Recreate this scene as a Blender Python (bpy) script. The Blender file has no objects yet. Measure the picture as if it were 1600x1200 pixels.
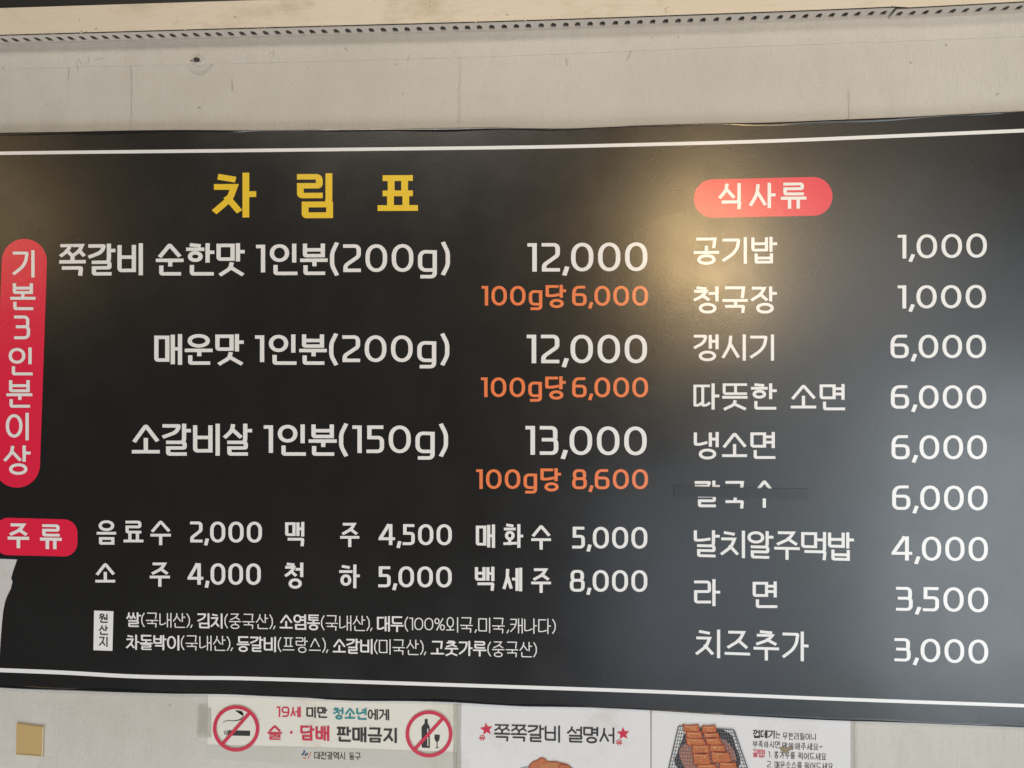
import bpy, bmesh, math, random
from mathutils import Vector
random.seed(7)
S = bpy.context.scene
COL = S.collection

# ------------------------------------------------------------------ camera
F = 1130.0                       # focal length in pixels of the 1600 px wide photograph
YAW = math.radians(4.0)          # turned a little to the left, so the right end is nearer
DIST = 1.17
cam_d = bpy.data.cameras.new('camera')
cam = bpy.data.objects.new('camera', cam_d)
COL.objects.link(cam)
cam.location = (0, -DIST, 0)
cam.rotation_euler = (math.radians(90), 0, YAW)
cam_d.sensor_width = 36
cam_d.lens = 36 * F / 1600
cam_d.clip_start = 0.01
cam_d.clip_end = 100
S.camera = cam
S.render.resolution_x, S.render.resolution_y = 1024, 768

# ------------------------------------------------------------------ light
world = bpy.data.worlds.new('World')
S.world = world
world.use_nodes = True
wb = world.node_tree.nodes['Background']
wb.inputs[0].default_value = (0.80, 0.88, 1.0, 1)
wb.inputs[1].default_value = 0.05

def lamp(name, loc, target, size, power, color, size_y=None, spread=180, roll=0):
    d = bpy.data.lights.new(name, 'AREA')
    d.shape = 'RECTANGLE' if size_y else 'DISK'
    d.size = size
    if size_y:
        d.size_y = size_y
    d.energy = power
    d.color = color
    d.spread = math.radians(spread)
    o = bpy.data.objects.new(name, d)
    COL.objects.link(o)
    o.location = loc
    o.rotation_euler = (Vector(target) - Vector(loc)).to_track_quat('-Z', 'Y').to_euler()
    o.rotation_euler.rotate_axis('Z', math.radians(roll))
    return o

lamp('window_light', (1.95, -2.0, -0.72), (1.95, 0, -0.72), 1.25, 15, (0.86, 0.95, 1.0), 1.5)
lamp('gradient_fill', (1.70, -2.1, -0.45), (1.70, 0, -0.45), 2.1, 15, (0.76, 0.89, 1.0), 2.2)  # added wide dim lamp, softens the sheen's gradient across the board
lamp('room_light', (1.15, -2.2, 0.72), (1.05, 0, 0.4), 1.2, 3.0, (1.0, 0.88, 0.72), 0.8)
lamp('low_fill', (0.85, -2.1, -0.95), (0.85, 0, -0.95), 1.3, 5.4, (0.76, 0.86, 1.0), 1.1)  # added lamp, lifts the board's sheen low in the middle
lamp('high_fill', (-0.9, -2.7, 2.25), (-0.2, 0, 0.1), 1.6, 36, (1.0, 0.89, 0.75), 0.7)  # added fill from above for the left of the wall
lamp('below_fill', (-1.1, -1.3, -2.7), (-0.7, 0, 0.2), 2.4, 63, (0.96, 0.98, 1.0), 1.2)  # added fill from below, standing in for light off the floor
lamp('warm_lamp', (0.61, -2.0, 0.58), (0.61, 0, 0.58), 0.27, 10.2, (1.0, 0.68, 0.31), 0.56, roll=18)
lamp('far_warm_lamp', (-2.80, -2.0, 0.82), (-0.95, 0, 0.3), 0.7, 3.6, (1.0, 0.70, 0.34))

S.view_settings.view_transform = 'Standard'
S.view_settings.look = 'None'
S.view_settings.exposure = 0
S.view_settings.gamma = 1
S.view_settings.use_curve_mapping = False

# ------------------------------------------------------------------ helpers
CY, SY = math.cos(YAW), math.sin(YAW)

def P(px, py, off=0.0):
    """Point of the wall (or of a sheet standing off it by `off` metres) that the photo shows at px, py."""
    u, v = (px - 800) / F, -(py - 600) / F
    d = Vector((CY * u - SY, SY * u + CY, v))
    t = (DIST - off) / d.y
    return Vector((0, -DIST, 0)) + d * t

def link(name, me, mat, parent=None):
    o = bpy.data.objects.new(name, me)
    COL.objects.link(o)
    if mat:
        me.materials.append(mat)
    if parent:
        o.parent = parent
    return o

def bm_obj(name, bm, mat, parent=None, bevel=0):
    bmesh.ops.recalc_face_normals(bm, faces=bm.faces)
    me = bpy.data.meshes.new(name)
    bm.to_mesh(me)
    bm.free()
    o = link(name, me, mat, parent)
    if bevel:
        b = o.modifiers.new('bevel', 'BEVEL')
        b.width = bevel
        b.segments = 2
        b.limit_method = 'ANGLE'
    return o

def tag(o, label=None, cat=None, group=None, kind=None):
    if label: o['label'] = label
    if cat: o['category'] = cat
    if group: o['group'] = group
    if kind: o['kind'] = kind
    return o

def thing(name, label, cat, loc, group=None):
    o = bpy.data.objects.new(name, None)
    o.empty_display_size = 0.05
    COL.objects.link(o)
    o['label'] = label
    o['category'] = cat
    if group: o['group'] = group
    return o                       # every part is modelled in place, the Empty stays at the wall's origin

def solid(bm, pts, off, thick):
    """Closed plate: front face at `off` in front of the wall, `thick` deep towards the wall."""
    f = [bm.verts.new(P(x, y, off)) for x, y in pts]
    b = [bm.verts.new(v.co + Vector((0, thick, 0))) for v in f]
    n = len(pts)
    bm.faces.new(f)
    bm.faces.new(b[::-1])
    for i in range(n):
        bm.faces.new((f[i], b[i], b[(i + 1) % n], f[(i + 1) % n]))

def plate(name, pts, off, thick, mat, parent=None, bevel=0):
    bm = bmesh.new()
    solid(bm, pts, off, thick)
    return bm_obj(name, bm, mat, parent, bevel)

def jitter_edge(p, q, n, amp):
    out = []
    for i in range(n):
        t = i / n
        out.append((p[0] + (q[0] - p[0]) * t + random.uniform(-amp, amp) * (i > 0),
                    p[1] + (q[1] - p[1]) * t + random.uniform(-amp, amp) * (i > 0)))
    return out

# ------------------------------------------------------------------ materials
def new_mat(name):
    m = bpy.data.materials.new(name)
    m.use_nodes = True
    return m, m.node_tree, m.node_tree.nodes['Principled BSDF']

def noise(nt, scale, detail=4, rough=0.6, stretch=(1, 1, 1), loc=(0, 0, 0)):
    tc = nt.nodes.new('ShaderNodeTexCoord')
    mp = nt.nodes.new('ShaderNodeMapping')
    mp.inputs['Scale'].default_value = stretch
    mp.inputs['Location'].default_value = loc
    n = nt.nodes.new('ShaderNodeTexNoise')
    n.inputs['Scale'].default_value = scale
    n.inputs['Detail'].default_value = detail
    n.inputs['Roughness'].default_value = rough
    nt.links.new(tc.outputs['Object'], mp.inputs[0])
    nt.links.new(mp.outputs[0], n.inputs['Vector'])
    return n.outputs['Fac']

def ramp(nt, fac, stops):
    r = nt.nodes.new('ShaderNodeValToRGB')
    e = r.color_ramp.elements
    while len(e) < len(stops):
        e.new(0.5)
    for el, (p, c) in zip(e, stops):
        el.position = p
        el.color = (*c, 1) if len(c) == 3 else c
    nt.links.new(fac, r.inputs[0])
    return r.outputs[0]

def mix(nt, fac, a, b):
    m = nt.nodes.new('ShaderNodeMix')
    m.data_type = 'RGBA'
    for s, v in ((m.inputs[0], fac), (m.inputs[6], a), (m.inputs[7], b)):
        if isinstance(v, (tuple, float, int)):
            s.default_value = v if not isinstance(v, tuple) else (*v, 1)
        else:
            nt.links.new(v, s)
    return m.outputs[2]

def bump(nt, bs, heights):
    prev = None
    for h, dist, strength in heights:
        b = nt.nodes.new('ShaderNodeBump')
        b.inputs['Distance'].default_value = dist
        b.inputs['Strength'].default_value = strength
        nt.links.new(h, b.inputs['Height'])
        if prev:
            nt.links.new(prev, b.inputs['Normal'])
        prev = b.outputs[0]
    nt.links.new(prev, bs.inputs['Normal'])

def printed(name, color, rough=0.27, vary=0.06, spec=1.0):
    """Ink under the board's satin film: same fine orange-peel everywhere on the sheet."""
    m, nt, bs = new_mat(name)
    c2 = tuple(x * (1 - vary) for x in color)
    nt.links.new(mix(nt, noise(nt, 35, 3), color, c2), bs.inputs['Base Color'])
    r = ramp(nt, noise(nt, 9, 5, 0.6), [(0.3, (rough - 0.03,) * 3), (0.7, (rough + 0.03,) * 3)])
    nt.links.new(r, bs.inputs['Roughness'])
    bs.inputs['Specular IOR Level'].default_value = spec
    bump(nt, bs, [(noise(nt, 2.6, 2, 0.4, (1, 1, 1.6)), 0.004, 0.5),
                  (noise(nt, 420, 3, 0.6, (0.55, 1, 1)), 0.00025, 0.30)])
    return m

def paper(name, color, stain=(0.60, 0.52, 0.38), amount=0.5, rough=0.5, scale=7.0):
    m, nt, bs = new_mat(name)
    s = ramp(nt, noise(nt, scale, 7, 0.68), [(0.52, (0, 0, 0)), (0.80, (amount,) * 3)])
    base = mix(nt, noise(nt, 160, 2), color, tuple(x * 0.95 for x in color))
    c = mix(nt, s, base, stain)
    fleck = ramp(nt, noise(nt, 210, 2, 0.5), [(0.735, (0, 0, 0)), (0.78, (0.45,) * 3)])
    nt.links.new(mix(nt, fleck, c, (0.22, 0.18, 0.13)), bs.inputs['Base Color'])
    bs.inputs['Roughness'].default_value = rough
    bump(nt, bs, [(noise(nt, 12, 4), 0.004, 0.35), (noise(nt, 300, 2), 0.0003, 0.3)])
    return m

def plain(name, color, rough=0.6, vary=0.12, scale=60, metal=0.0):
    m, nt, bs = new_mat(name)
    nt.links.new(mix(nt, noise(nt, scale, 5), color, tuple(x * (1 - vary) for x in color)), bs.inputs['Base Color'])
    bs.inputs['Roughness'].default_value = rough
    bs.inputs['Metallic'].default_value = metal
    bump(nt, bs, [(noise(nt, 180, 4), 0.0006, 0.3)])
    return m

def wall_mat(name, color):
    m, nt, bs = new_mat(name)
    big = mix(nt, ramp(nt, noise(nt, 2.6, 6, 0.65), [(0.32, (0, 0, 0)), (0.68, (1, 1, 1))]),
              tuple(x * f for x, f in zip(color, (1.06, 1.06, 1.07))), tuple(x * f for x, f in zip(color, (0.90, 0.89, 0.86))))
    blotch = ramp(nt, noise(nt, 22, 6, 0.7, (1, 1, 0.7)), [(0.50, (0, 0, 0)), (0.72, (0.18,) * 3)])
    c = mix(nt, blotch, big, (0.50, 0.49, 0.46))
    smudge = ramp(nt, noise(nt, 6.5, 8, 0.7, (1, 1, 0.6)), [(0.56, (0, 0, 0)), (0.84, (0.42,) * 3)])
    c = mix(nt, smudge, c, (0.38, 0.36, 0.31))
    weave = noise(nt, 90, 4, 0.7, (6, 1, 0.35))
    c = mix(nt, ramp(nt, weave, [(0.35, (0.16,) * 3), (0.65, (0, 0, 0))]), c, (0.45, 0.44, 0.41))
    grain = noise(nt, 330, 3, 0.7)
    c = mix(nt, ramp(nt, grain, [(0.34, (0.22,) * 3), (0.56, (0, 0, 0))]), c, (0.42, 0.40, 0.36))
    fleck = ramp(nt, noise(nt, 75, 2, 0.5), [(0.725, (0, 0, 0)), (0.79, (0.75,) * 3)])
    c = mix(nt, fleck, c, (0.16, 0.14, 0.12))
    nt.links.new(c, bs.inputs['Base Color'])
    bs.inputs['Roughness'].default_value = 0.62
    bump(nt, bs, [(noise(nt, 5, 4, 0.55, (1, 1, 0.6)), 0.020, 0.5),
                  (noise(nt, 14, 5, 0.6, (2.0, 1, 0.25)), 0.007, 0.45),
                  (weave, 0.0012, 0.6),
                  (noise(nt, 170, 4, 0.65), 0.0012, 0.6)])
    return m

M = dict(
    wall=wall_mat('wall_paper', (0.605, 0.592, 0.552)),
    wall_strip=wall_mat('wall_paper_upper', (0.61, 0.598, 0.56)),
    black=printed('board_black', (0.0125, 0.0115, 0.0105)),
    edge=printed('board_edge_black', (0.008, 0.008, 0.009), 0.20, spec=1.0),
    white=printed('board_white', (0.88, 0.88, 0.885)),
    yellow=printed('board_yellow', (0.92, 0.63, 0.035)),
    red=printed('board_red', (0.82, 0.018, 0.065)),
    orange=printed('board_orange', (0.92, 0.24, 0.085)),
    ink=printed('board_ink', (0.02, 0.02, 0.02)),
    tape=printed('black_tape', (0.010, 0.012, 0.017), 0.33, spec=0.86),
    core=paper('torn_white', (0.62, 0.62, 0.63), (0.58, 0.44, 0.32), 0.8, 0.5, 16.0),
    sign=paper('sign_paper', (0.75, 0.735, 0.67), (0.48, 0.40, 0.27), 0.75, 0.4, 8.0),
    sign_grey=paper('sign_grey', (0.55, 0.55, 0.50), (0.42, 0.37, 0.27), 0.6, 0.4),
    poster=paper('poster_paper', (0.72, 0.72, 0.73), (0.48, 0.43, 0.34), 0.55, 0.45, 9.0),
    sign_red=plain('sign_red', (0.60, 0.025, 0.07), 0.45),
    sign_teal=plain('sign_teal', (0.02, 0.26, 0.29), 0.45),
    sign_black=plain('sign_black', (0.018, 0.018, 0.018), 0.45),
    sign_blue=plain('sign_blue', (0.04, 0.11, 0.33), 0.45),
    sign_coral=plain('sign_coral', (0.62, 0.22, 0.17), 0.45),
    poster_ink=plain('poster_ink', (0.02, 0.02, 0.028), 0.5),
    faded_ink=plain('faded_ink', (0.055, 0.05, 0.048), 0.55),
    meat=plain('printed_meat', (0.58, 0.175, 0.06), 0.5, 0.45, 120),
    meat2=plain('printed_meat_light', (0.56, 0.22, 0.08), 0.5, 0.4, 90),
    meat_line=plain('printed_meat_line', (0.26, 0.035, 0.018), 0.5),
    fat=plain('printed_fat', (0.66, 0.38, 0.17), 0.5),
    grill_metal=plain('printed_grill', (0.12, 0.13, 0.15), 0.5),
    char=plain('printed_char', (0.035, 0.02, 0.02), 0.5, 0.5, 50),
    ember=plain('printed_ember', (0.58, 0.24, 0.16), 0.5, 0.5, 50),
    plate_rim=plain('printed_plate', (0.30, 0.36, 0.40), 0.5),
    scuff=plain('scuff_brown', (0.34, 0.27, 0.18), 0.7, 0.4),
    foam=plain('foam_tan', (0.52, 0.36, 0.15), 0.75, 0.12, 40),
    foam_edge=plain('foam_cream', (0.66, 0.58, 0.42), 0.75),
    strip=plain('strip_metal', (0.60, 0.53, 0.46), 0.5, 0.14, 30),
    cavity=plain('cavity_shade', (0.012, 0.011, 0.010), 0.8),
    soffit=plain('soffit_black', (0.010, 0.011, 0.013), 0.5),
    hole=plain('nail_hole_dark', (0.05, 0.04, 0.03), 0.8),
)

def board_paint():
    m, nt, bs = new_mat('trim_cream')
    base = mix(nt, noise(nt, 3.0, 5), (0.76, 0.68, 0.57), (0.72, 0.64, 0.50))
    stain = ramp(nt, noise(nt, 6.0, 8, 0.7, (0.8, 1, 1.6), (3.1, 0, 0)), [(0.53, (0, 0, 0)), (0.78, (0.75,) * 3)])
    c = mix(nt, stain, base, (0.36, 0.27, 0.13))
    brush = noise(nt, 70, 4, 0.6, (0.25, 1, 6))
    c = mix(nt, ramp(nt, brush, [(0.3, (0.16,) * 3), (0.6, (0, 0, 0))]), c, (0.45, 0.36, 0.26))
    fleck = ramp(nt, noise(nt, 95, 2, 0.5), [(0.72, (0, 0, 0)), (0.77, (0.7,) * 3)])
    nt.links.new(mix(nt, fleck, c, (0.17, 0.12, 0.07)), bs.inputs['Base Color'])
    bs.inputs['Roughness'].default_value = 0.5
    bump(nt, bs, [(brush, 0.0008, 0.4), (noise(nt, 20, 4), 0.002, 0.3)])
    return m
M['cream'] = board_paint()

def clear_tape(name, color, alpha):
    m, nt, bs = new_mat(name)
    nt.links.new(mix(nt, noise(nt, 40, 5, 0.6, (1, 1, 0.3)), color, tuple(x * 0.8 for x in color)), bs.inputs['Base Color'])
    bs.inputs['Alpha'].default_value = alpha
    bs.inputs['Roughness'].default_value = 0.32
    bump(nt, bs, [(noise(nt, 60, 4, 0.6, (3, 1, 0.5)), 0.002, 0.3)])
    return m
M['film'] = clear_tape('clear_tape', (0.60, 0.59, 0.52), 0.30)

# ------------------------------------------------------------------ lettering: strokes of constant width
# a stroke is [(x, y[, corner radius]), ...], y up, in a unit box; closed strokes end with 'c'
def rounded(pts, closed):
    n = len(pts)
    out = []
    for i, p in enumerate(pts):
        r = p[2] if len(p) > 2 else 0
        if r <= 0 or (not closed and i in (0, n - 1)):
            out.append((p[0], p[1]))
            continue
        a, b = pts[i - 1], pts[(i + 1) % n]
        da = math.hypot(a[0] - p[0], a[1] - p[1]); db = math.hypot(b[0] - p[0], b[1] - p[1])
        ra, rb = min(r, da * 0.5), min(r, db * 0.5)
        s = (p[0] + (a[0] - p[0]) * ra / da, p[1] + (a[1] - p[1]) * ra / da)
        e = (p[0] + (b[0] - p[0]) * rb / db, p[1] + (b[1] - p[1]) * rb / db)
        k = 0.58
        c1 = (s[0] + (p[0] - s[0]) * k, s[1] + (p[1] - s[1]) * k)
        c2 = (e[0] + (p[0] - e[0]) * k, e[1] + (p[1] - e[1]) * k)
        N = 8
        for j in range(N + 1):
            t = j / N
            q = 1 - t
            out.append(tuple(q**3 * s[m] + 3 * q * q * t * c1[m] + 3 * q * t * t * c2[m] + t**3 * e[m] for m in (0, 1)))
    res = []
    for p in out:
        if not res or math.hypot(p[0] - res[-1][0], p[1] - res[-1][1]) > 1e-5:
            res.append(p)
    if closed and math.hypot(res[0][0] - res[-1][0], res[0][1] - res[-1][1]) < 1e-5:
        res.pop()
    return res

def ribbon(pts, closed, wx, wy):
    """Left and right outline of a stroke; upright parts are wx wide, level parts wy."""
    q = [(x / wx, y / wy) for x, y in pts]
    n = len(q)
    if not closed and n >= 2:
        def ext(a, b, k):
            d = math.hypot(a[0] - b[0], a[1] - b[1]) or 1
            return (a[0] + (a[0] - b[0]) / d * k, a[1] + (a[1] - b[1]) / d * k)
        q = [ext(q[0], q[1], 0.5)] + q[1:-1] + [ext(q[-1], q[-2], 0.5)]
    L, R = [], []
    for i in range(n):
        a = q[i - 1] if (i > 0 or closed) else None
        b = q[(i + 1) % n] if (i < n - 1 or closed) else None
        ds = []
        for s, e in ((a, q[i]), (q[i], b)):
            if s and e:
                l = math.hypot(e[0] - s[0], e[1] - s[1]) or 1
                ds.append(((e[0] - s[0]) / l, (e[1] - s[1]) / l))
        nx = sum(-d[1] for d in ds) / len(ds); ny = sum(d[0] for d in ds) / len(ds)
        l2 = nx * nx + ny * ny
        l2 = max(l2, 0.22)
        nx, ny = nx / l2 * 0.5, ny / l2 * 0.5
        L.append(((q[i][0] + nx) * wx, (q[i][1] + ny) * wy))
        R.append(((q[i][0] - nx) * wx, (q[i][1] - ny) * wy))
    return L, R

B = 'c'
JAMO = {
 'ㄱ': [[(0, 1), (1, 1), (0.93, 0)]],
 'ㄱv': [[(0, 1), (1, 1, .06), (0.86, 0.42, .5), (0, 0)]],
 'ㄱt': [[(0, 1), (1, 1, .16), (0.96, 0)]],
 'ㄴ': [[(0, 1), (0, 0, .22), (1, 0)]],
 'ㄴv': [[(0, 1), (0, 0.08, .1), (0.5, 0.08, .4), (1, 0.22)]],
 'ㄷ': [[(1, 1), (0, 1), (0, 0, .2), (1, 0)]],
 'ㄷv': [[(0.95, 1), (0, 1), (0, 0.02, .06), (0.6, 0.02, .3), (1.05, 0.12)]],
 'ㄹ': [[(0, 1), (1, 1, .2), (1, 0.52, .12), (0, 0.52), (0, 0, .14), (1, 0)]],
 'ㅁ': [[(0, 1), (1, 1), (1, 0), (0, 0, .15), B]],
 'ㅂ': [[(0, 1), (0, 0, .15), (1, 0), (1, 1)], [(0, 0.56), (1, 0.56)]],
 'ㅅ': [[(0.50, 1), (0.44, 0.55, .35), (0.0, 0.0)], [(0.50, 0.62), (1, 0.02)]],
 'ㅅh': [[(0.0, 0.0), (0.50, 1, .12), (1.0, 0.05)]],
 'ㅇ': [[(1, 1, .9), (1, 0, .9), (0, 0, .9), (0, 1, .9), B]],
 'ㅈ': [[(0.06, 1), (0.86, 1), (0.62, 0.45, .3), (0, 0.0)], [(0.56, 0.46), (1, 0.02)]],
 'ㅊ': [[(0.22, 1.02), (0.75, 0.96)], [(0.04, 0.72), (0.84, 0.72), (0.62, 0.34, .2), (0, 0.0)], [(0.55, 0.36), (1, 0.02)]],
 'ㅋ': [[(0, 1), (1, 1, .06), (0.86, 0.42, .5), (0, 0)], [(0.0, 0.58), (0.84, 0.58)]],
 'ㅌ': [[(1, 1), (0, 1), (0, 0, .15), (1, 0)], [(0, 0.5), (0.95, 0.5)]],
 'ㅍ': [[(0.04, 1), (0.96, 1)], [(0.04, 0), (0.96, 0)], [(0.24, 0.95), (0.24, 0.05)], [(0.77, 0.95), (0.77, 0.05)]],
 'ㅎ': [[(0.26, 1.03), (0.74, 0.98)], [(0.0, 0.74), (1, 0.74)], [(0.88, 0.50, .9), (0.88, 0.0, .9), (0.12, 0.0, .9), (0.12, 0.50, .9), B]],
}
DOUBLE = {'ㄲ': 'ㄱ', 'ㄸ': 'ㄷ', 'ㅃ': 'ㅂ', 'ㅆ': 'ㅅ', 'ㅉ': 'ㅈ'}
LEADS = 'ㄱㄲㄴㄷㄸㄹㅁㅂㅃㅅㅆㅇㅈㅉㅊㅋㅌㅍㅎ'
VOWELS = 'ㅏㅐㅑㅒㅓㅔㅕㅖㅗㅘㅙㅚㅛㅜㅝㅞㅟㅠㅡㅢㅣ'
TAILS = ['', 'ㄱ', 'ㄲ', 'ㄳ', 'ㄴ', 'ㄵ', 'ㄶ', 'ㄷ', 'ㄹ', 'ㄺ', 'ㄻ', 'ㄼ', 'ㄽ', 'ㄾ', 'ㄿ', 'ㅀ', 'ㅁ', 'ㅂ', 'ㅄ', 'ㅅ', 'ㅆ', 'ㅇ', 'ㅈ', 'ㅊ', 'ㅋ', 'ㅌ', 'ㅍ', 'ㅎ']

LAYERS = {'ㄹ': 3, 'ㅎ': 3.3, 'ㅊ': 3.1, 'ㅌ': 3, 'ㅂ': 2.2, 'ㅁ': 2, 'ㅍ': 2, 'ㅈ': 2.2, 'ㄷ': 2}

def put(strokes, box, wx, wy, key='', cols=1):
    """Strokes of a letter into an outer box (x0, y0, x1, y1), kept inside by half a stroke."""
    x0, y0, x1, y1 = box
    n = LAYERS.get(key[:1], 1)
    if n > 1:
        wy = min(wy, (y1 - y0) / (1.72 * n - 0.72))
        if cols > 1:
            wx = min(wx, (x1 - x0) / 2.9)
    x0 += wx / 2; x1 -= wx / 2; y0 += wy / 2; y1 -= wy / 2
    out = []
    for s in strokes:
        closed = s[-1] == B
        pts = [p for p in s if p != B]
        sc = min(x1 - x0, y1 - y0)
        big = max(x1 - x0, y1 - y0)
        out.append(([(x0 + p[0] * (x1 - x0), y0 + p[1] * (y1 - y0), *([p[2] * (big if p[2] > .6 else sc)] if len(p) > 2 else [])) for p in pts], closed, wx, wy))
    return out

def lead(ch, box, wx, wy, vert, cols=1):
    if ch in DOUBLE:
        x0, y0, x1, y1 = box
        w = x1 - x0
        k = 0.9
        a = lead(DOUBLE[ch], (x0, y0, x0 + w * 0.53, y1), wx * k, wy * k, vert, 2)
        b = lead(DOUBLE[ch], (x0 + w * 0.47, y0, x1, y1), wx * k, wy * k, vert, 2)
        return a + b
    key = ch
    if vert and ch in 'ㄱㄴㄷ': key = ch + 'v'
    if not vert and ch == 'ㅅ': key = 'ㅅh'
    return put(JAMO[key], box, wx, wy, ch, cols)

def syllable(ch, wx, wy):
    i = ord(ch) - 0xAC00
    L, V, T = LEADS[i // 588], VOWELS[(i % 588) // 28], TAILS[i % 28]
    hx, hy = wx / 2, wy / 2
    out = []
    t = bool(T)
    ln = lambda *p: out.append((list(p), False, wx, wy))
    big = T in ('ㅇ', 'ㅅ', 'ㅊ')
    th = 0.38 if big else {'ㄹ': 0.47, 'ㅁ': 0.37, 'ㅂ': 0.38}.get(T, 0.345)                                   # top of the tail
    if V in 'ㅏㅐㅑㅓㅔㅕㅣ':
        yb = (th + 0.055) if t else 0.0                           # bottom of the stem
        ly0, ly1 = (th + 0.075, 0.985) if t else (0.10, 0.95)
        am = (yb + 1) / 2 + (0.02 if t else 0.02)
        right = 1.0
        if V == 'ㅏ': sx, lx1 = [0.775], 0.66
        if V == 'ㅑ': sx, lx1 = [0.775], 0.66
        if V == 'ㅐ': sx, lx1 = [0.665, 1 - hx], 0.545
        if V == 'ㅓ': sx, lx1 = [0.93 - hx + 0.05], 0.63
        if V == 'ㅕ': sx, lx1 = [0.93 - hx + 0.05], 0.63
        if V == 'ㅔ': sx, lx1 = [0.735, 1 - hx], 0.50
        if V == 'ㅣ': sx, lx1 = [0.96 - hx], 0.70
        stem = sx[-1]
        merge = T in ('ㄹ', 'ㅁ', 'ㄱ') and V in 'ㅏㅣㅓㅕ'
        ty1 = th
        if merge:
            ey = min(wy, th / 4.44) / 2 if T == 'ㄹ' else hy
            ln((stem, 1 - hy), (stem, th - ey, 0.14), (stem - 0.17, th - ey))
        else:
            ln((stem, 1 - hy), (stem, yb + hy))
        if len(sx) == 2:
            ln((sx[0], 1 - hy - 0.02), (sx[0], yb + hy + 0.02))
        if V == 'ㅏ': ln((stem, am), (1 - hx + 0.02, am))
        if V == 'ㅑ': ln((stem, am + .1), (1 - hx, am + .1)); ln((stem, am - .1), (1 - hx, am - .1))
        if V == 'ㅐ': ln((sx[0], am), (sx[1], am))
        if V == 'ㅓ': ln((lx1 + 0.02 if L not in 'ㅁㅇㅂ' else lx1, am), (stem, am))
        if V == 'ㅔ': ln((lx1 - 0.02 + hx, am), (sx[0], am))
        if V == 'ㅕ':
            d = 0.13 if not t else 0.10
            for k in (-d, d): ln((lx1, am + k), (stem, am + k))
        out += lead(L, (0.0, ly0, lx1, ly1), wx, wy, True)
        tbox = (0.13, 0, min(1, stem + hx + (0.02 if T != 'ㅇ' else 0)), th)
        if T == 'ㅇ': tbox = (0.20, -0.02, 0.90, th)
        if T in ('ㅅ', 'ㅊ'): tbox = (0.10, -0.01, 0.98, th + 0.03)
        if T == 'ㄴ': tbox = (0.13, 0, 1.0, th - 0.02)
    elif V in 'ㅗㅛㅜㅠㅡ':
        if not t:
            if V in 'ㅗㅛ':
                out += lead(L, (0.10, 0.44, 0.90, 0.97) if L != 'ㅅ' else (0.04, 0.42, 0.96, 0.99), wx, wy, False)
                b = 0.07 + hy
                ln((hx, b), (1 - hx, b))
                for k in ((0.5,) if V == 'ㅗ' else (0.32, 0.70)): ln((k, 0.44 if L != 'ㅅ' else 0.50), (k, b))
            elif V in 'ㅜㅠ':
                out += lead(L, (0.10, 0.50, 0.90, 1.0) if L != 'ㅅ' else (0.05, 0.52, 0.95, 1.0), wx, wy, False)
                b = 0.39
                ln((hx, b), (1 - hx, b))
                for k in ((0.5,) if V == 'ㅜ' else (0.34, 0.68)): ln((k, b), (k, hy - 0.02))
            else:
                out += lead(L, (0.10, 0.36, 0.90, 0.97), wx, wy, False)
                ln((hx, 0.13 + hy), (1 - hx, 0.13 + hy))
        else:
            tall = L in 'ㅊㅎ' or L in DOUBLE
            ly0 = 0.56 if V in 'ㅜㅠㅡ' else 0.60
            b = (0.47 if V in 'ㅜㅠㅡ' else 0.44)
            out += lead(L, (0.10, ly0, 0.90, 1.0) if L not in DOUBLE else (0.02, ly0, 0.98, 1.0), wx, wy, False)
            ln((hx, b), (1 - hx, b))
            if V == 'ㅜ': ln((0.52, b), (0.52, 0.28 + hy))
            if V == 'ㅗ': ln((0.5, ly0 + 0.04), (0.5, b))
            if V == 'ㅛ':
                for k in (.35, .65): ln((k, ly0), (k, b))
        tbox = (0.12, 0, 0.91, 0.31 if T != 'ㄹ' else 0.38)
        if T == 'ㅇ': tbox = (0.14, -0.02, 0.86, 0.37 if V != 'ㅜ' else 0.31)
        if T == 'ㅅ': tbox = (0.06, -0.02, 0.94, 0.36 if V != 'ㅜ' else 0.31)
        if T == 'ㄱ': tbox = (0.10, 0, 0.90, 0.30)
    else:
        lx1 = 0.62
        base = 0.40 if t else 0.12
        stem = 0.78 if V in 'ㅘ' else 0.96 - hx
        yb = 0.33 if t else 0.0
        ln((stem, 1 - hy), (stem, yb + hy))
        if V == 'ㅘ':
            ln((stem, (yb + 1) / 2), (1.0 - hx, (yb + 1) / 2))
        if V in 'ㅘㅚ':
            out += lead(L, (0.03, base + 0.20, lx1, 1.0), wx, wy, False)
            ln((0.32, base + 0.19), (0.32, base + hy))
            ln((hx, base + hy), (0.60, base + hy + 0.02))
        if V == 'ㅝ':
            out += lead(L, (0.06, 0.64, lx1, 1.0), wx, wy, False)
            ln((hx, 0.53), (0.70, 0.55))
            ln((0.34, 0.52), (0.34, 0.34))
            ln((0.62, 0.40), (stem, 0.40))
        tbox = (0.15, 0, 0.98, 0.29)
        if T == 'ㅇ': tbox = (0.22, -0.02, 0.88, 0.34)
    if T:
        key = {'ㄱ': 'ㄱt'}.get(T, T)
        out += put(JAMO[key], tbox, wx, wy, T)
    return out

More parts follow.
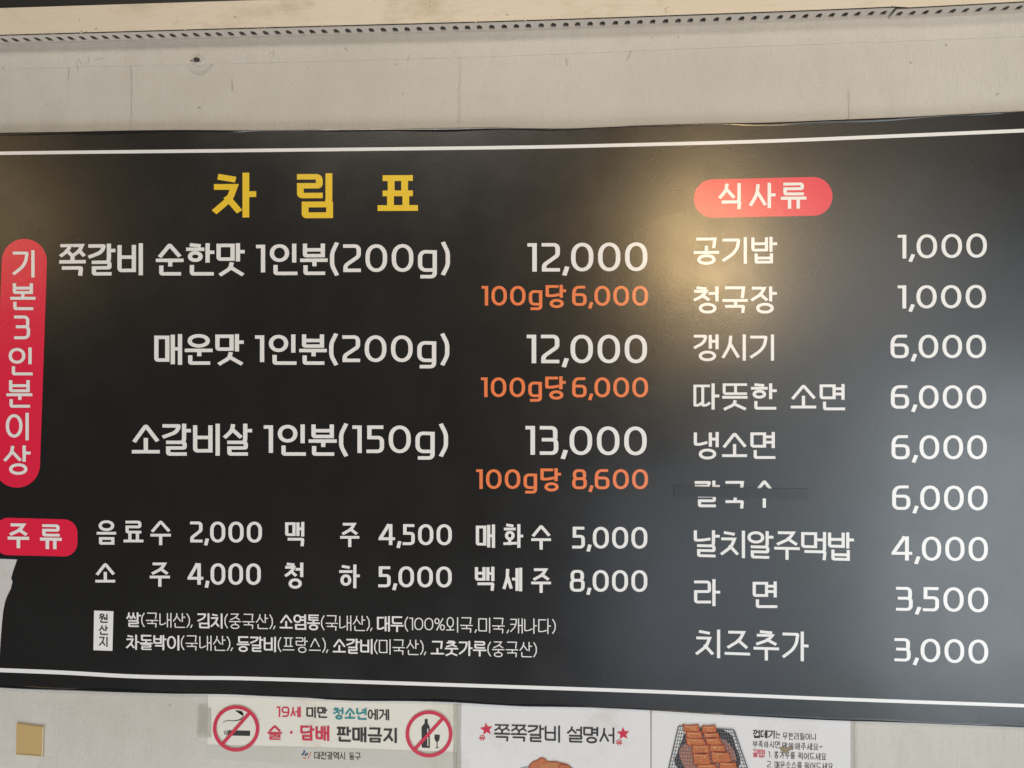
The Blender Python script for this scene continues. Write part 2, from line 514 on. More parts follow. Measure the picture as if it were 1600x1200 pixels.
DIG = {  # width as a share of the digit height, strokes in the unit box
 '0': (.80, [[(1, 1, .60), (1, 0, .60), (0, 0, .60), (0, 1, .60), B]]),
 '1': (.34, [[(0, 1), (1, 1), (1, 0)]]),
 '2': (.66, [[(0, 1), (1, 1, .30), (1, .58, .16), (0.02, .20, .16), (0.02, 0), (1, 0)]]),
 '3': (.66, [[(0, 1), (.94, 1, .28), (.94, .53, .16), (.14, .53)], [(.14, .53), (1, .53, .26), (1, 0, .32), (0, 0)]]),
 '4': (.86, [[(.62, 1), (0.0, .29), (0.0, .27), (1, .27)], [(.80, 1), (.80, 0)], [(.62, 1), (.80, 1)]]),
 '5': (.64, [[(.95, 1), (.06, 1), (.06, .57), (1, .57, .30), (1, 0, .34), (0, 0)]]),
 '6': (.74, [[(.88, 1), (0, 1, .55), (0, 0, .34), (1, 0, .34), (1, .57, .32), (0.02, .57)]]),
 '8': (.74, [[(.94, 1, .32), (.94, .53, .26), (.06, .53, .26), (.06, 1, .32), B],
             [(1, .53, .3), (1, 0, .34), (0, 0, .34), (0, .53, .3), B]]),
 '9': (.70, [[(1, .43), (0, .43, .32), (0, 1, .34), (1, 1, .34), (1, 0, .55), (.12, 0)]]),
 'g': (.70, [[(1, .74), (.0, .76, .40), (0, 0, .40), (.96, 0.0)], [(1, .74), (1, -.27, .26), (.16, -.27)]]),
 '(': (.30, [[(1, 1.08), (-.10, .72, .8), (-.10, .2, .8), (1, -.14)]]),
 ')': (.30, [[(0, 1.08), (1.10, .72, .8), (1.10, .2, .8), (0, -.14)]]),
 ',': (.26, [[(.95, .06), (.25, -.16)]]),
 '.': (.10, [[(.5, .02), (.5, .0)]]),
 '!': (.10, [[(.5, 1), (.5, .32)], [(.5, .02), (.5, .0)]]),
 '~': (.60, [[(0, .38), (.3, .6, .2), (.7, .36, .2), (1, .56)]]),
 '%': (.95, [[(.42, 1, .4), (.42, .55, .4), (0, .55, .4), (0, 1, .4), B], [(1, .45, .4), (1, 0, .4), (.58, 0, .4), (.58, .45, .4), B], [(.82, 1), (.2, 0)]]),
}

def text(name, s, quad, wx, wy, mat, parent, off, num=False, gap=None, dig=0.88, base=0.09):
    """Lettering fitted to x0..x1; quad = (x0, top, bottom, x1, top, bottom) in the photo's pixels."""
    x0, t0, b0, x1, t1, b1 = quad
    H = ((b0 - t0) + (b1 - t1)) / 2
    W = x1 - x0
    HW = H * 0.9                                     # nominal hangul width
    items, x = [], 0.0
    for k, c in enumerate(s):
        if c == ' ':
            x += H * 0.32
            continue
        if '가' <= c <= '힣':
            w = HW
            items.append((c, x, w))
            x += w + H * (0.085 if gap is None else gap)
        else:
            dh = H if num else H * dig
            w = DIG[c][0] * dh
            items.append((c, x, w))
            x += w + dh * ((0.07 if c == ',' else 0.17) if gap is None else gap) - (dh * 0.10 if s[k + 1:k + 2] == ',' else 0)
    last = items[-1]
    k = W / (last[1] + last[2])
    polys = []
    for c, xx, w in items:
        xx *= k; w *= k
        if '가' <= c <= '힣':
            for pts, cl, ux, uy in syllable(c, wx / w, wy / H):
                polys.append((rounded(pts, cl), cl, xx, w, 0.0, H, ux * w, uy * H))
        else:
            dh = H if num else H * dig
            b = 0.0 if num else H * base
            box_w = max(w - wx, 0.01)
            for st in DIG[c][1]:
                cl = st[-1] == B
                pts = [p for p in st if p != B]
                sx, sy = box_w, dh - wy
                pp = [(wx / 2 + p[0] * sx, wy / 2 + p[1] * sy, *([p[2] * min(sx, sy)] if len(p) > 2 else [])) for p in pts]
                polys.append((rounded(pp, cl), cl, xx, None, b, None, wx, wy))
    bm = bmesh.new()
    lift = 0.0
    def warp(x, y, o):
        u = x / W
        v = y / H
        top = t0 + (t1 - t0) * u
        bot = b0 + (b1 - b0) * u
        return P(x0 + x, bot + (top - bot) * v, o)
    for pts, cl, xx, w, yb, hh, sx, sy in polys:
        if w is not None:
            pts = [(p[0] * w, p[1] * hh) for p in pts]
        pts = [(p[0] + xx, p[1] + yb) for p in pts]
        L, R = ribbon(pts, cl, sx, sy)
        o = off + lift
        lift = (lift + 0.00003) % 0.0003
        vl = [bm.verts.new(warp(*p, o + 0.000025 * i / len(L))) for i, p in enumerate(L)]
        vr = [bm.verts.new(warp(*p, o + 0.000025 * i / len(L))) for i, p in enumerate(R)]
        n = len(vl)
        for i in range(n if cl else n - 1):
            j = (i + 1) % n
            bm.faces.new((vl[i], vr[i], vr[j], vl[j]))
    bmesh.ops.recalc_face_normals(bm, faces=bm.faces)
    for f in bm.faces:
        f.normal_update()
        if f.normal.y > 0:
            f.normal_flip()
    me = bpy.data.meshes.new(name)
    bm.to_mesh(me)
    bm.free()
    return link(name, me, mat, parent)

def line_strip(name, pts, w, off, mat, parent):
    """A printed line along pts (pixels), w pixels high (a pair tapers from left to right)."""
    bm = bmesh.new()
    n = len(pts)
    w0, w1 = w if isinstance(w, tuple) else (w, w)
    up, dn = [], []
    for i, (x, y) in enumerate(pts):
        h = (w0 + (w1 - w0) * i / (n - 1)) / 2
        up.append(bm.verts.new(P(x, y - h, off)))
        dn.append(bm.verts.new(P(x, y + h, off)))
    for i in range(n - 1):
        bm.faces.new((up[i], dn[i], dn[i + 1], up[i + 1]))
    o = bm_obj(name, bm, mat, parent)
    return o

def flat(bm, pts, off):
    f = bm.faces.new([bm.verts.new(P(x, y, off)) for x, y in pts])
    f.normal_update()
    if f.normal.y > 0:
        f.normal_flip()

def flat_obj(name, polys, off, mat, parent, step=0.00003):
    bm = bmesh.new()
    for i, p in enumerate(polys):
        flat(bm, p, off + i * step)
    me = bpy.data.meshes.new(name)
    bm.to_mesh(me)
    bm.free()
    return link(name, me, mat, parent)

def stroke_obj(name, strokes, w, off, mat, parent):
    bm = bmesh.new()
    for k, st in enumerate(strokes):
        cl = st[-1] == B
        pts = rounded([p for p in st if p != B], cl)
        L, R = ribbon(pts, cl, w, w)
        o = off + (k % 12) * 0.00003
        vl = [bm.verts.new(P(*p, o)) for p in L]
        vr = [bm.verts.new(P(*p, o)) for p in R]
        n = len(vl)
        for i in range(n if cl else n - 1):
            j = (i + 1) % n
            bm.faces.new((vl[i], vr[i], vr[j], vl[j]))
    for f in bm.faces:
        f.normal_update()
        if f.normal.y > 0:
            f.normal_flip()
    me = bpy.data.meshes.new(name)
    bm.to_mesh(me)
    bm.free()
    return link(name, me, mat, parent)

def circle(cx, cy, r, n=48, ry=None):
    return [(cx + r * math.cos(2 * math.pi * i / n), cy + (ry or r) * math.sin(2 * math.pi * i / n)) for i in range(n)]

def smooth(pts, n=8):
    """Catmull-Rom through measured points."""
    out = []
    for i in range(len(pts) - 1):
        p0 = pts[max(i - 1, 0)]; p1 = pts[i]; p2 = pts[i + 1]; p3 = pts[min(i + 2, len(pts) - 1)]
        for j in range(n):
            t = j / n
            out.append(tuple(0.5 * (2 * p1[k] + (p2[k] - p0[k]) * t + (2 * p0[k] - 5 * p1[k] + 4 * p2[k] - p3[k]) * t * t
                                    + (3 * p1[k] - p0[k] - 3 * p2[k] + p3[k]) * t**3) for k in (0, 1)))
    out.append(pts[-1])
    return out

# ------------------------------------------------------------------ the wall
wall = thing('wall', 'off-white papered wall with fine weave and smudges, carrying the board and posters', 'wall', (0, 0, 0))
plate('wall_panel', [(-900, -700), (2500, -700), (2500, 1900), (-900, 1900)], 0.0, 0.08, M['wall'], wall)
seam = smooth([(-900, 130), (-300, 114), (0, 107), (400, 98), (800, 87), (1100, 75), (1600, 57), (2500, 20)], 10)
plate('wallpaper_strip', seam + [(2500, -600), (-900, -600)], 0.0012, 0.0012, M['wall_strip'], wall)
# nail hole with the crumpled dent below it
nh = P(307, 93, 0.0012)
bm = bmesh.new()
rings = [(0.0, -0.0), (0.003, 0.0012), (0.0055, 0.0020), (0.0085, 0.0008), (0.011, -0.0003)]
prev = None
for ri, (r, h) in enumerate(rings):
    ring = []
    for k in range(28):
        a = 2 * math.pi * k / 28
        amp = 0.8 + 0.5 * math.sin(3 * a + ri) + random.uniform(-.3, .3)
        ring.append(bm.verts.new(nh + Vector((r * math.cos(a) * 1.05 + 0.006, -h * amp, r * math.sin(a) * 0.75 - 0.006 * (r / 0.03)))))
    if prev:
        for k in range(28):
            bm.faces.new((prev[k], prev[(k + 1) % 28], ring[(k + 1) % 28], ring[k]))
    prev = ring
bmesh.ops.remove_doubles(bm, verts=bm.verts, dist=1e-6)
dent = bm_obj('wall_dent', bm, M['wall_strip'], wall)
for p in dent.data.polygons: p.use_smooth = True
flat_obj('nail_hole', [[(302, 91), (306, 89.5), (311, 91), (313, 94), (309, 97), (303, 96)], [(297, 94), (301, 93.4), (302, 95), (298, 95.6)]], 0.0042, M['hole'], wall)  # flat dark patch, the shade inside the hole put in as colour
# paper creases
cre = [[(294, 104), (299, 112, 6), (312, 116.5, 8), (324, 110, 6), (331, 100)]]
for x, y, dx, dy in ((420, 86, 8, -7), (424, 90, 5, -9), (118, 96, 3, 12), (122, 92, 5, 10), (137, 100, 3, -9), (980, 92, 6, -12), (1250, 62, 18, -0.5), (361, 128, 1, 12), (203, 104, 1, 44), (203.5, 150, -1, 46), (717, 78, 1, 60), (716, 140, 1, 50), (106, 104, -1, 20), (150, 94, 12, -2), (560, 76, 20, 1), (640, 84, -3, 10), (1326, 140, 1, 70), (884, 92, 2, 9)):
    cre.append([(x, y), (x + dx * .5 + 1, y + dy * .5, 3), (x + dx, y + dy)])
bm = bmesh.new()
for st in cre:
    pts = rounded(st, False)
    L, R = ribbon(pts, False, 1.7, 1.7)
    ln_px = math.hypot(st[0][0] - st[-1][0], st[0][1] - st[-1][1])
    hgt = 0.0022 if ln_px < 18 else 0.0017 if st[0][0] == 294 else 0.00137
    vl = [bm.verts.new(P(*p, 0.0013)) for p in L]; vr = [bm.verts.new(P(*p, 0.0013)) for p in R]
    vm = [bm.verts.new(P(*p, hgt)) for p in pts]
    for i in range(len(pts) - 1):
        bm.faces.new((vl[i], vm[i], vm[i + 1], vl[i + 1])); bm.faces.new((vm[i], vr[i], vr[i + 1], vm[i + 1]))
bm_obj('paper_crease', bm, M['wall_strip'], wall)

# ------------------------------------------------------------------ trim board, perforated strips, dark panel over the board
DEP = 0.027
edge_l = smooth([(-700, 84), (-300, 77), (0, 69), (400, 58), (800, 47.5), (1200, 34), (1386, 26.5)], 12)
edge_r = smooth([(1387.5, 29), (1600, 18), (2100, -8)], 12)

def edge_y(x, e):
    for a, b in zip(e, e[1:]):
        if a[0] <= x <= b[0]:
            return a[1] + (b[1] - a[1]) * (x - a[0]) / (b[0] - a[0])
    return e[0][1] if x < e[0][0] else e[-1][1]

trim = thing('trim_board', 'cream painted trim board with brown stains running above the perforated strip', 'trim', (0, 0, 0))
full = [p for p in edge_l] + [p for p in edge_r if p[0] > 1400]
bm = bmesh.new()
lo_f, hi_f, lo_b, hi_b = [], [], [], []
for x, y in full:
    w = P(x, y, 0.0)
    h = 0.0445 if x < 0 else 0.0445
    lo_f.append(bm.verts.new(w + Vector((0, -DEP, 0.0024))))
    lo_b.append(bm.verts.new(w + Vector((0, -0.001, 0.0024))))
    hi_f.append(bm.verts.new(w + Vector((0, -DEP, 0.0024 + h))))
    hi_b.append(bm.verts.new(w + Vector((0, -0.001, 0.0024 + h))))
for i in range(len(full) - 1):
    bm.faces.new((lo_f[i], lo_f[i + 1], hi_f[i + 1], hi_f[i]))
    bm.faces.new((hi_f[i], hi_f[i + 1], hi_b[i + 1], hi_b[i]))
    bm.faces.new((hi_b[i], hi_b[i + 1], lo_b[i + 1], lo_b[i]))
for i in (0, len(full) - 1):
    bm.faces.new((lo_f[i], hi_f[i], hi_b[i], lo_b[i]))
bm_obj('board', bm, M['cream'], trim)
# small paint chips and drips along the lower lip
for x in (100, 143, 303, 356, 424, 512, 747, 822):
    y = edge_y(x, edge_l)
    w = P(x, y, 0)
    bm = bmesh.new()
    bmesh.ops.create_icosphere(bm, subdivisions=1, radius=random.uniform(0.0009, 0.0017))
    for v in bm.verts:
        v.co.x *= random.uniform(0.6, 1.8)
        v.co += w + Vector((0, -DEP, 0.0022))
    bm_obj('paint_drip', bm, M['cream'], trim)

# hollow behind the strip: near-black sheet that paints in its shade
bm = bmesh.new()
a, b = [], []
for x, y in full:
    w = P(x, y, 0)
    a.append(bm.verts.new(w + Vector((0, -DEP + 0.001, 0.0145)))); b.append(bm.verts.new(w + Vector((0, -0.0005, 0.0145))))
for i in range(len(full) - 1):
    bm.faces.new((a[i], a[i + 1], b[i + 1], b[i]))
bm_obj('hollow_shade', bm, M['cavity'], trim)

def perforated(edge, x_from, x_to, label, drop):
    t = thing('perforated_strip', label, 'trim strip', (0, 0, 0), 'perforated metal strips under the trim board')
    A, Bp = P(x_from, edge_y(x_from, edge), 0), P(x_to, edge_y(x_to, edge), 0)
    n = int((Bp.x - A.x) / 0.0196)
    bm = bmesh.new()
    def pt(s, d):           # s metres along, d metres out from the wall
        x = A.x + s
        # height from the measured edge
        lo, hi = x_from, x_to
        for _ in range(26):
            m = (lo + hi) / 2
            if P(m, 0, 0).x < x: lo = m
            else: hi = m
        z = P(m, edge_y(m, edge), 0).z
        return Vector((x, -d, z - drop))
    L = Bp.x - A.x
    pitch = L / n
    for i in range(n):
        s0, s1 = i * pitch, (i + 1) * pitch
        c = (s0 + s1) / 2 + random.uniform(-0.0006, 0.0006)
        hw = 0.0044
        o = [pt(s0, 0.0008), pt(s1, 0.0008), pt(s1, DEP + 0.001), pt(s0, DEP + 0.001)]
        h = [pt(c - hw, 0.0060), pt(c + hw, 0.0060), pt(c + hw, 0.0155), pt(c + hw * .35, 0.0200), pt(c - hw * .35, 0.0200), pt(c - hw, 0.0155)]
        ov = [bm.verts.new(p) for p in o]; hv = [bm.verts.new(p) for p in h]
        for f in ((ov[0], ov[1], hv[1], hv[0]), (ov[1], ov[2], hv[3], hv[2], hv[1]), (ov[2], ov[3], hv[4], hv[3]), (ov[3], ov[0], hv[0], hv[5], hv[4])):
            bm.faces.new(f)
        up = [bm.verts.new(p + Vector((0, 0, 0.0018))) for p in h]
        for k in range(6):
            bm.faces.new((hv[k], hv[(k + 1) % 6], up[(k + 1) % 6], up[k]))
    bmesh.ops.remove_doubles(bm, verts=bm.verts, dist=1e-5)
    bm_obj('perforated_flange', bm, M['strip'], t)
    # turned-down lip against the wall
    bm = bmesh.new()
    r = []
    for i in range(n + 1):
        s = i * pitch
        p = pt(s, 0)
        r.append([bm.verts.new(p + Vector((0, -0.0030, 0.0002))), bm.verts.new(p + Vector((0, -0.0030, -0.0022))), bm.verts.new(p + Vector((0, -0.0013, -0.0022))), bm.verts.new(p + Vector((0, -0.0013, 0.0002)))])
    for q, w in zip(r, r[1:]):
        for k in range(3):
            bm.faces.new((q[k], q[k + 1], w[k + 1], w[k]))
    bm.faces.new(r[0]); bm.faces.new(r[-1])
    bm_obj('lip', bm, M['strip'], t)
    return t
perforated(edge_l, -600, 1385.5, 'long perforated metal strip under the cream trim board, left of the joint', 0.0)
perforated(edge_r, 1388.5, 2090, 'short perforated metal strip hanging slightly lower, right of the joint', 0.0)
# the nearly black panel above the trim
top_edge = [(x, y) for x, y in full]
bm = bmesh.new()
q = []
for x, y in full:
    w = P(x, y, 0) + Vector((0, 0, 0.0475))
    q.append([bm.verts.new(w + Vector((0, -0.020, 0))), bm.verts.new(w + Vector((0, -0.020, 0.5))), bm.verts.new(w + Vector((0, -0.002, 0.5))), bm.verts.new(w + Vector((0, -0.002, 0)))])
for u, w in zip(q, q[1:]):
    for k in range(4):
        bm.faces.new((u[k], u[(k + 1) % 4], w[(k + 1) % 4], w[k]))
bm.faces.new(q[0]); bm.faces.new(q[-1])
dp = bm_obj('dark_panel', bm, M['soffit'])
tag(dp, 'nearly black panel showing in the top left corner above the cream trim', 'panel')

# ------------------------------------------------------------------ the menu board
OFF = 0.008
board = thing('menu_board', 'long black menu board with white and orange prices and a yellow title', 'menu board', (0, 0, 0))
top = smooth([(-260, 214), (-120, 211), (0, 208), (100, 206.5), (200, 204.3), (300, 203.5), (400, 204.2), (500, 203), (600, 202), (700, 200.5), (800, 199.5), (880, 201), (960, 198.5), (1000, 196.5), (1100, 193.5), (1200, 192), (1300, 188), (1400, 184), (1500, 179), (1600, 174), (1720, 168)], 6)
bot = smooth([(-260, 1056), (-120, 1066), (0, 1074), (60, 1077), (150, 1080), (250, 1083), (340, 1085), (440, 1088.5), (540, 1094), (620, 1095.5), (700, 1098), (800, 1103), (900, 1104.5), (1000, 1108.5), (1100, 1114.6), (1200, 1120), (1300, 1125), (1400, 1128), (1500, 1132), (1600, 1136), (1720, 1142)], 6)
notch = [(-260, 870), (0, 873), (27, 874), (22, 888), (17.5, 903), (19.5, 909), (17, 920), (12, 930), (8, 940), (5, 955), (3, 975), (1, 1000), (-1, 1030), (-3, 1044), (-60, 1046), (-260, 1040)]
def inset(pts, d):
    return [(x, y + d) for x, y in pts]
outline = top + bot[::-1] + notch[::-1]
plate('face_sheet', outline, OFF, 0.0012, M['black'], board)
back = inset(top, 1.2) + inset(bot, -1.2)[::-1]
plate('backing_panel', back, OFF - 0.0015, 0.005, M['core'], board)
# glossy film folded round the top and bottom edges
def lip(pts, d, widths, name):
    bm = bmesh.new()
    rows = []
    for i, (x, y) in enumerate(pts):
        wdt = max(3.4 + 1.6 * math.sin(x * 0.011) + 0.9 * math.sin(x * 0.037 + 1), 1.4)
        r = []
        for k in range(5):
            t = k / 4
            r.append(bm.verts.new(P(x, y + d * wdt * t, OFF + 0.00004 + 0.0009 * math.sin(math.pi * min(1, 0.12 + t * 0.88)) * (0.6 + 0.4 * math.sin(x * 0.02)))))
        rows.append(r)
    for u, w in zip(rows, rows[1:]):
        for k in range(4):
            bm.faces.new((u[k], u[k + 1], w[k + 1], w[k]))
    o = bm_obj(name, bm, M['edge'], board)
    for p in o.data.polygons: p.use_smooth = True
    return o
lip(inset(top, -0.5), 1, 6, 'edge_film')
lip(inset(bot, 0.5), -1, 6, 'edge_film')

T1, T2 = OFF + 0.00015, OFF + 0.0006
line_strip('border_line', smooth([(-260, 246), (0, 239.5), (400, 235), (800, 230.3), (1000, 226), (1200, 220.5), (1400, 212.5), (1600, 204), (1720, 199)], 8), (5.2, 5.8), T1, M['white'], board)
line_strip('border_line', smooth([(-2, 1047), (100, 1051), (200, 1056.5), (300, 1059), (400, 1060.5), (700, 1070), (1016, 1080.5), (1300, 1092), (1600, 1102.6), (1720, 1107)], 8), (6.5, 5.2), T1, M['white'], board)

def badge(name, outline_pts, label):
    o = flat_obj(name, [outline_pts], T1, M['red'], board)
    o['label'] = label
    return o
def pill(p, q, r0, r1, n=20):
    """Round-ended bar from p to q."""
    a = math.atan2(q[1] - p[1], q[0] - p[0])
    out = []
    for k in range(n + 1):
        t = a + math.pi / 2 + math.pi * k / n
        out.append((p[0] + r0 * math.cos(t), p[1] + r0 * math.sin(t)))
    for k in range(n + 1):
        t = a - math.pi / 2 + math.pi * k / n
        out.append((q[0] + r1 * math.cos(t), q[1] + r1 * math.sin(t)))
    return out
bd = badge('badge', pill((38, 408.5), (26.5, 726), 35.3, 36), 'tall red pill badge with white characters running down it')
for c, x0, x1, y0, y1 in (('기', 20, 55.5, 391, 433.5), ('본', 16, 55.5, 442.5, 484.5), ('3', 22, 47, 493, 530), ('인', 13.5, 51, 543, 586.5), ('분', 10, 50.5, 594, 637), ('이', 9, 46.5, 645, 688), ('상', 6, 47, 696, 741)):
    text('badge_text', c, (x0, y0, y1, x1, y0, y1), 5.2, 4.6, M['white'], bd, T2, num=(c == '3'))
r = 21
rect = []
for cx, cy, a0 in ((100, 832.5, -90), (100, 848.5, 0), (13, 846.5, 90), (13, 830, 180)):
    for k in range(9):
        t = math.radians(a0 + 90 * k / 8)
        rect.append((cx + r * math.cos(t), cy + r * math.sin(t)))
bd = badge('badge', rect, 'short red badge at the left edge with two white characters')
text('badge_text', '주', (12, 817.5, 855.5, 45.5, 818, 856), 5.4, 4.8, M['white'], bd, T2)
text('badge_text', '류', (62.5, 819, 857, 96.5, 819.5, 857.5), 5.4, 4.8, M['white'], bd, T2)
bd = badge('badge', pill((1114, 310.3), (1270.5, 306.8), 30, 30.3), 'wide pinkish red pill badge heading the right column')
for c, x0, x1, y0, y1 in (('식', 1123, 1159, 286.5, 327.5), ('사', 1171, 1211, 286, 325.5), ('류', 1220, 1260, 285.5, 325.5)):
    text('badge_text', c, (x0, y0, y1, x1, y0 - .5, y1 - .5), 5.4, 4.8, M['white'], bd, T2)
bd = flat_obj('origin_box', [[(147, 954), (177.3, 955), (175.6, 1017), (146, 1016)]], T1, M['white'], board)
for c, y0, y1 in (('원', 959, 973), ('산', 977, 992), ('지', 994.5, 1010.5)):
    text('box_text', c, (154.5, y0, y1, 168.5, y0 + .4, y1 + .4), 1.9, 1.6, M['ink'], bd, T2)

# the title
for c, x0, x1, y0, y1 in (('차', 333, 399, 270, 340), ('림', 464, 521.5, 271, 341), ('표', 590, 653, 272, 334)):
    text('title_character', c, (x0, y0, y1, x1, y0 - .3, y1 - .3), 10.6, 9.0, M['yellow'], board, T1)

WX, WY = 6.7, 5.4
def dish(s, x0, x1, t0, b0, t1=None, b1=None, wx=WX, wy=WY, name='dish_name', mat='white', **k):
    return text(name, s, (x0, t0, b0, x1, t1 if t1 is not None else t0, b1 if b1 is not None else b0), wx, wy, M[mat], board, T1, **k)
def price(s, x0, x1, t0, b0, t1=None, b1=None, wx=7.1, wy=5.4, mat='white'):
    return dish(s, x0, x1, t0, b0, t1, b1, wx, wy, 'price', mat, num=True)

# left column
dish('쪽갈비', 92.5, 225, 381.5, 431, 380, 430); dish('순한맛', 243.5, 381.5, 380, 430.5); dish('1인분(200g)', 400, 702.5, 381, 430, 379.5, 429)
price('12,000', 824, 1011.5, 380, 424.5, 378.5, 423.5)
dish('매운맛', 241, 380, 522, 570); dish('1인분(200g)', 398.5, 701.5, 522.5, 570, 522.5, 570)
price('12,000', 823, 1011, 523, 567.5, 523, 567.5)
dish('소갈비살', 206, 393, 662, 712); dish('1인분(150g)', 412, 699.5, 663, 712, 663.5, 712.5)
price('13,000', 821, 1010.5, 665.5, 710.5, 666.5, 711.5)
def per(s, n, xa, xb, t):
    w = dict(wx=5.2, wy=4.2)
    dish(s, xa, xb, t - 1, t + 34.6, name='price', mat='orange', dig=.86, base=.09, **w)
    price(n, 894, 1012.5, t + 0.6, t + 31.8, mat='orange', **w)
per('100g당', '6,000', 752.5, 884, 446); per('100g당', '6,000', 751.5, 883.5, 589); per('100g당', '8,600', 744, 876, 732.5)

# drinks
sw = dict(wx=5.0, wy=4.2)
def drink(chars, num, nx0, nx1, nt, nb):
    for c, x0, x1, y0, y1 in chars:
        dish(c, x0, x1, y0, y1, **sw)
    price(num, nx0, nx1, nt, nb, nt + .4, nb + .4, wx=5.5, wy=4.4)
drink((('음', 151, 181.5, 813, 851), ('료', 193, 224, 812.5, 850), ('수', 235, 267, 813, 851)), '2,000', 297, 409.3, 814.8, 847.5)
drink((('맥', 445.5, 475.5, 815.5, 853.5), ('주', 531.5, 561.5, 817, 854)), '4,500', 591.5, 706, 818.8, 851.5)
drink((('매', 743.5, 773.5, 819.5, 856), ('화', 786.5, 817.5, 819, 856), ('수', 830, 861, 820, 858)), '5,000', 894, 1011.5, 823, 857)
drink((('소', 149, 180, 879, 912.5), ('주', 234, 265.5, 879, 916)), '4,000', 293, 407.5, 880, 913.5)
drink((('청', 445, 474.5, 879, 919), ('하', 530, 561.5, 882, 919)), '5,000', 591, 705.8, 884.8, 917.5)
drink((('백', 742, 772.5, 885.5, 923), ('세', 785.5, 816, 887, 924), ('주', 830, 861, 888, 925.5)), '8,000', 890.5, 1011.5, 890.5, 924.5)

# places of origin: bold names, light brackets
def origin(parts):
    for s, x0, x1, t, b, bold in parts:
        w = dict(wx=2.9, wy=2.5) if bold else dict(wx=1.75, wy=1.6)
        if bold:
            dish(s, x0, x1, t, b, t + (x1 - x0) * .016, b + (x1 - x0) * .016, name='origin_name', gap=0.05, **w)
        else:
            dish(s, x0, x1, t, b, t + (x1 - x0) * .016, b + (x1 - x0) * .016, name='origin_place', gap=0.11, dig=.80, base=.12, **w)
origin((('쌀', 197.5, 220, 956.5, 979.5, 1), ('(국내산),', 221, 301, 957, 980, 0), ('김치', 308.5, 348.5, 958, 981.5, 1), ('(중국산),', 351, 430.5, 958.5, 982, 0),
        ('소염통', 437, 500, 959.5, 983.5, 1), ('(국내산),', 502, 582, 961, 985, 0), ('대두', 589, 630.5, 962.5, 986.5, 1), ('(100%외국,미국,캐나다)', 632.5, 868, 963, 987, 0)))
origin((('차돌박이', 197, 281, 991.5, 1015, 1), ('(국내산),', 283, 364, 992.5, 1016, 0), ('등갈비', 370, 432, 994, 1018, 1), ('(프랑스),', 434.5, 513, 995, 1019, 0),
        ('소갈비', 520, 583, 997.5, 1021, 1), ('(미국산),', 585, 666, 998.5, 1022.5, 0), ('고춧가루', 673, 760, 1000.5, 1024, 1), ('(중국산)', 762, 838.5, 1002, 1026, 0)))

# right column
rw = dict(wx=5.0, wy=4.3, gap=0.12)
pw = dict(wx=6.0, wy=4.5)
dish('공기밥', 1084, 1213.5, 371.5, 413, 370, 411.5, **rw); price('1,000', 1402.5, 1542, 367, 404, 364.5, 402.5, **pw)
dish('청국장', 1084, 1213, 447.5, 489, **rw); price('1,000', 1402.5, 1540.5, 446, 482, 445, 481.5, **pw)
dish('갱시기', 1084, 1211, 522.5, 563.5, **rw); price('6,000', 1391.5, 1540.5, 523, 559.5, **pw)
dish('따뜻한', 1083.5, 1213, 599, 640, **rw); dish('소면', 1235.5, 1320.5, 600, 641, **rw); price('6,000', 1392, 1541, 602, 638.5, **pw)
dish('냉소면', 1084, 1211.5, 675, 717, **rw); price('6,000', 1393, 1542, 680, 717.5, **pw)
dish('칼', 1085.5, 1124, 751, 792.5, **rw); dish('국', 1130, 1166, 751.5, 794.5, **rw); dish('수', 1177.5, 1211, 750, 792.5, **rw); price('6,000', 1394, 1543, 758.5, 796.5, 759, 797.5, **pw)
dish('날치알주먹밥', 1084, 1333.5, 828, 870, 832, 876.5, **dict(rw, gap=.05)); price('4,000', 1393, 1543.5, 838, 875.5, 839, 877, **pw)
dish('라', 1084.5, 1124.5, 905, 947, **rw); dish('면', 1176, 1214.5, 908.5, 950, **rw); price('3,500', 1400, 1544, 917, 954, 918, 957, **pw)
dish('치즈추가', 1087, 1262.5, 983, 1027, 987, 1033.5, **rw); price('3,000', 1397.5, 1544, 997, 1033, 999.5, 1037.5, **pw)

# ------------------------------------------------------------------ tape over one dish
tp = [(1052.5, 759)] + [(1150, 762), (1200, 763.3), (1262.5, 763.5), (1264, 772), (1263.6, 781.5), (1205, 779), (1120, 776.5), (1054, 775.8), (1053.2, 768)]
tape = plate('black_tape', tp, OFF + 0.0013, 0.0002, M['tape'])
tag(tape, 'strip of matt black tape covering the middle of one dish name', 'tape')

# ------------------------------------------------------------------ papers under the board
SO = 0.0022
sign = thing('warning_sign', 'yellowed paper notice with two red prohibition rings, taped under the board', 'sign', (0, 0, 0))
plate('sheet', [(325.5, 1076), (520, 1080), (714, 1088), (714.3, 1150), (713, 1205), (560, 1199.5), (440, 1193), (323.5, 1187), (324.4, 1130), (324.8, 1096)], SO, 0.0006, M['sign'], sign)
flat_obj('grey_band', [[(324, 1163.7), (520, 1168.5), (713.6, 1175), (713, 1204.6), (560, 1199), (440, 1192.6), (323.7, 1186.6)]], SO + .0002, M['sign_grey'], sign)
A1, A2, A3 = SO + .0004, SO + .0007, SO + .0010
def ring(cx, cy, r, w, s):
    stroke_obj('ring', [circle(cx, cy, r - w / 2, 64) + [B]], w, A3 + .0002, M['sign_red'], sign)
    stroke_obj('slash', [s], w * .95, A3, M['sign_red'], sign)
cig = flat_obj('cigarette', [[(357, 1141.3), (390.8, 1142), (390.5, 1150), (357, 1149.3)]], A1, M['sign_black'], sign)
stroke_obj('filter', [[(350.2, 1143), (351.4, 1147.5)], [(352.8, 1142), (354.2, 1148.3)], [(355.6, 1142), (356.4, 1149)]], 1.2, A1, M['sign_black'], cig)
sm = []
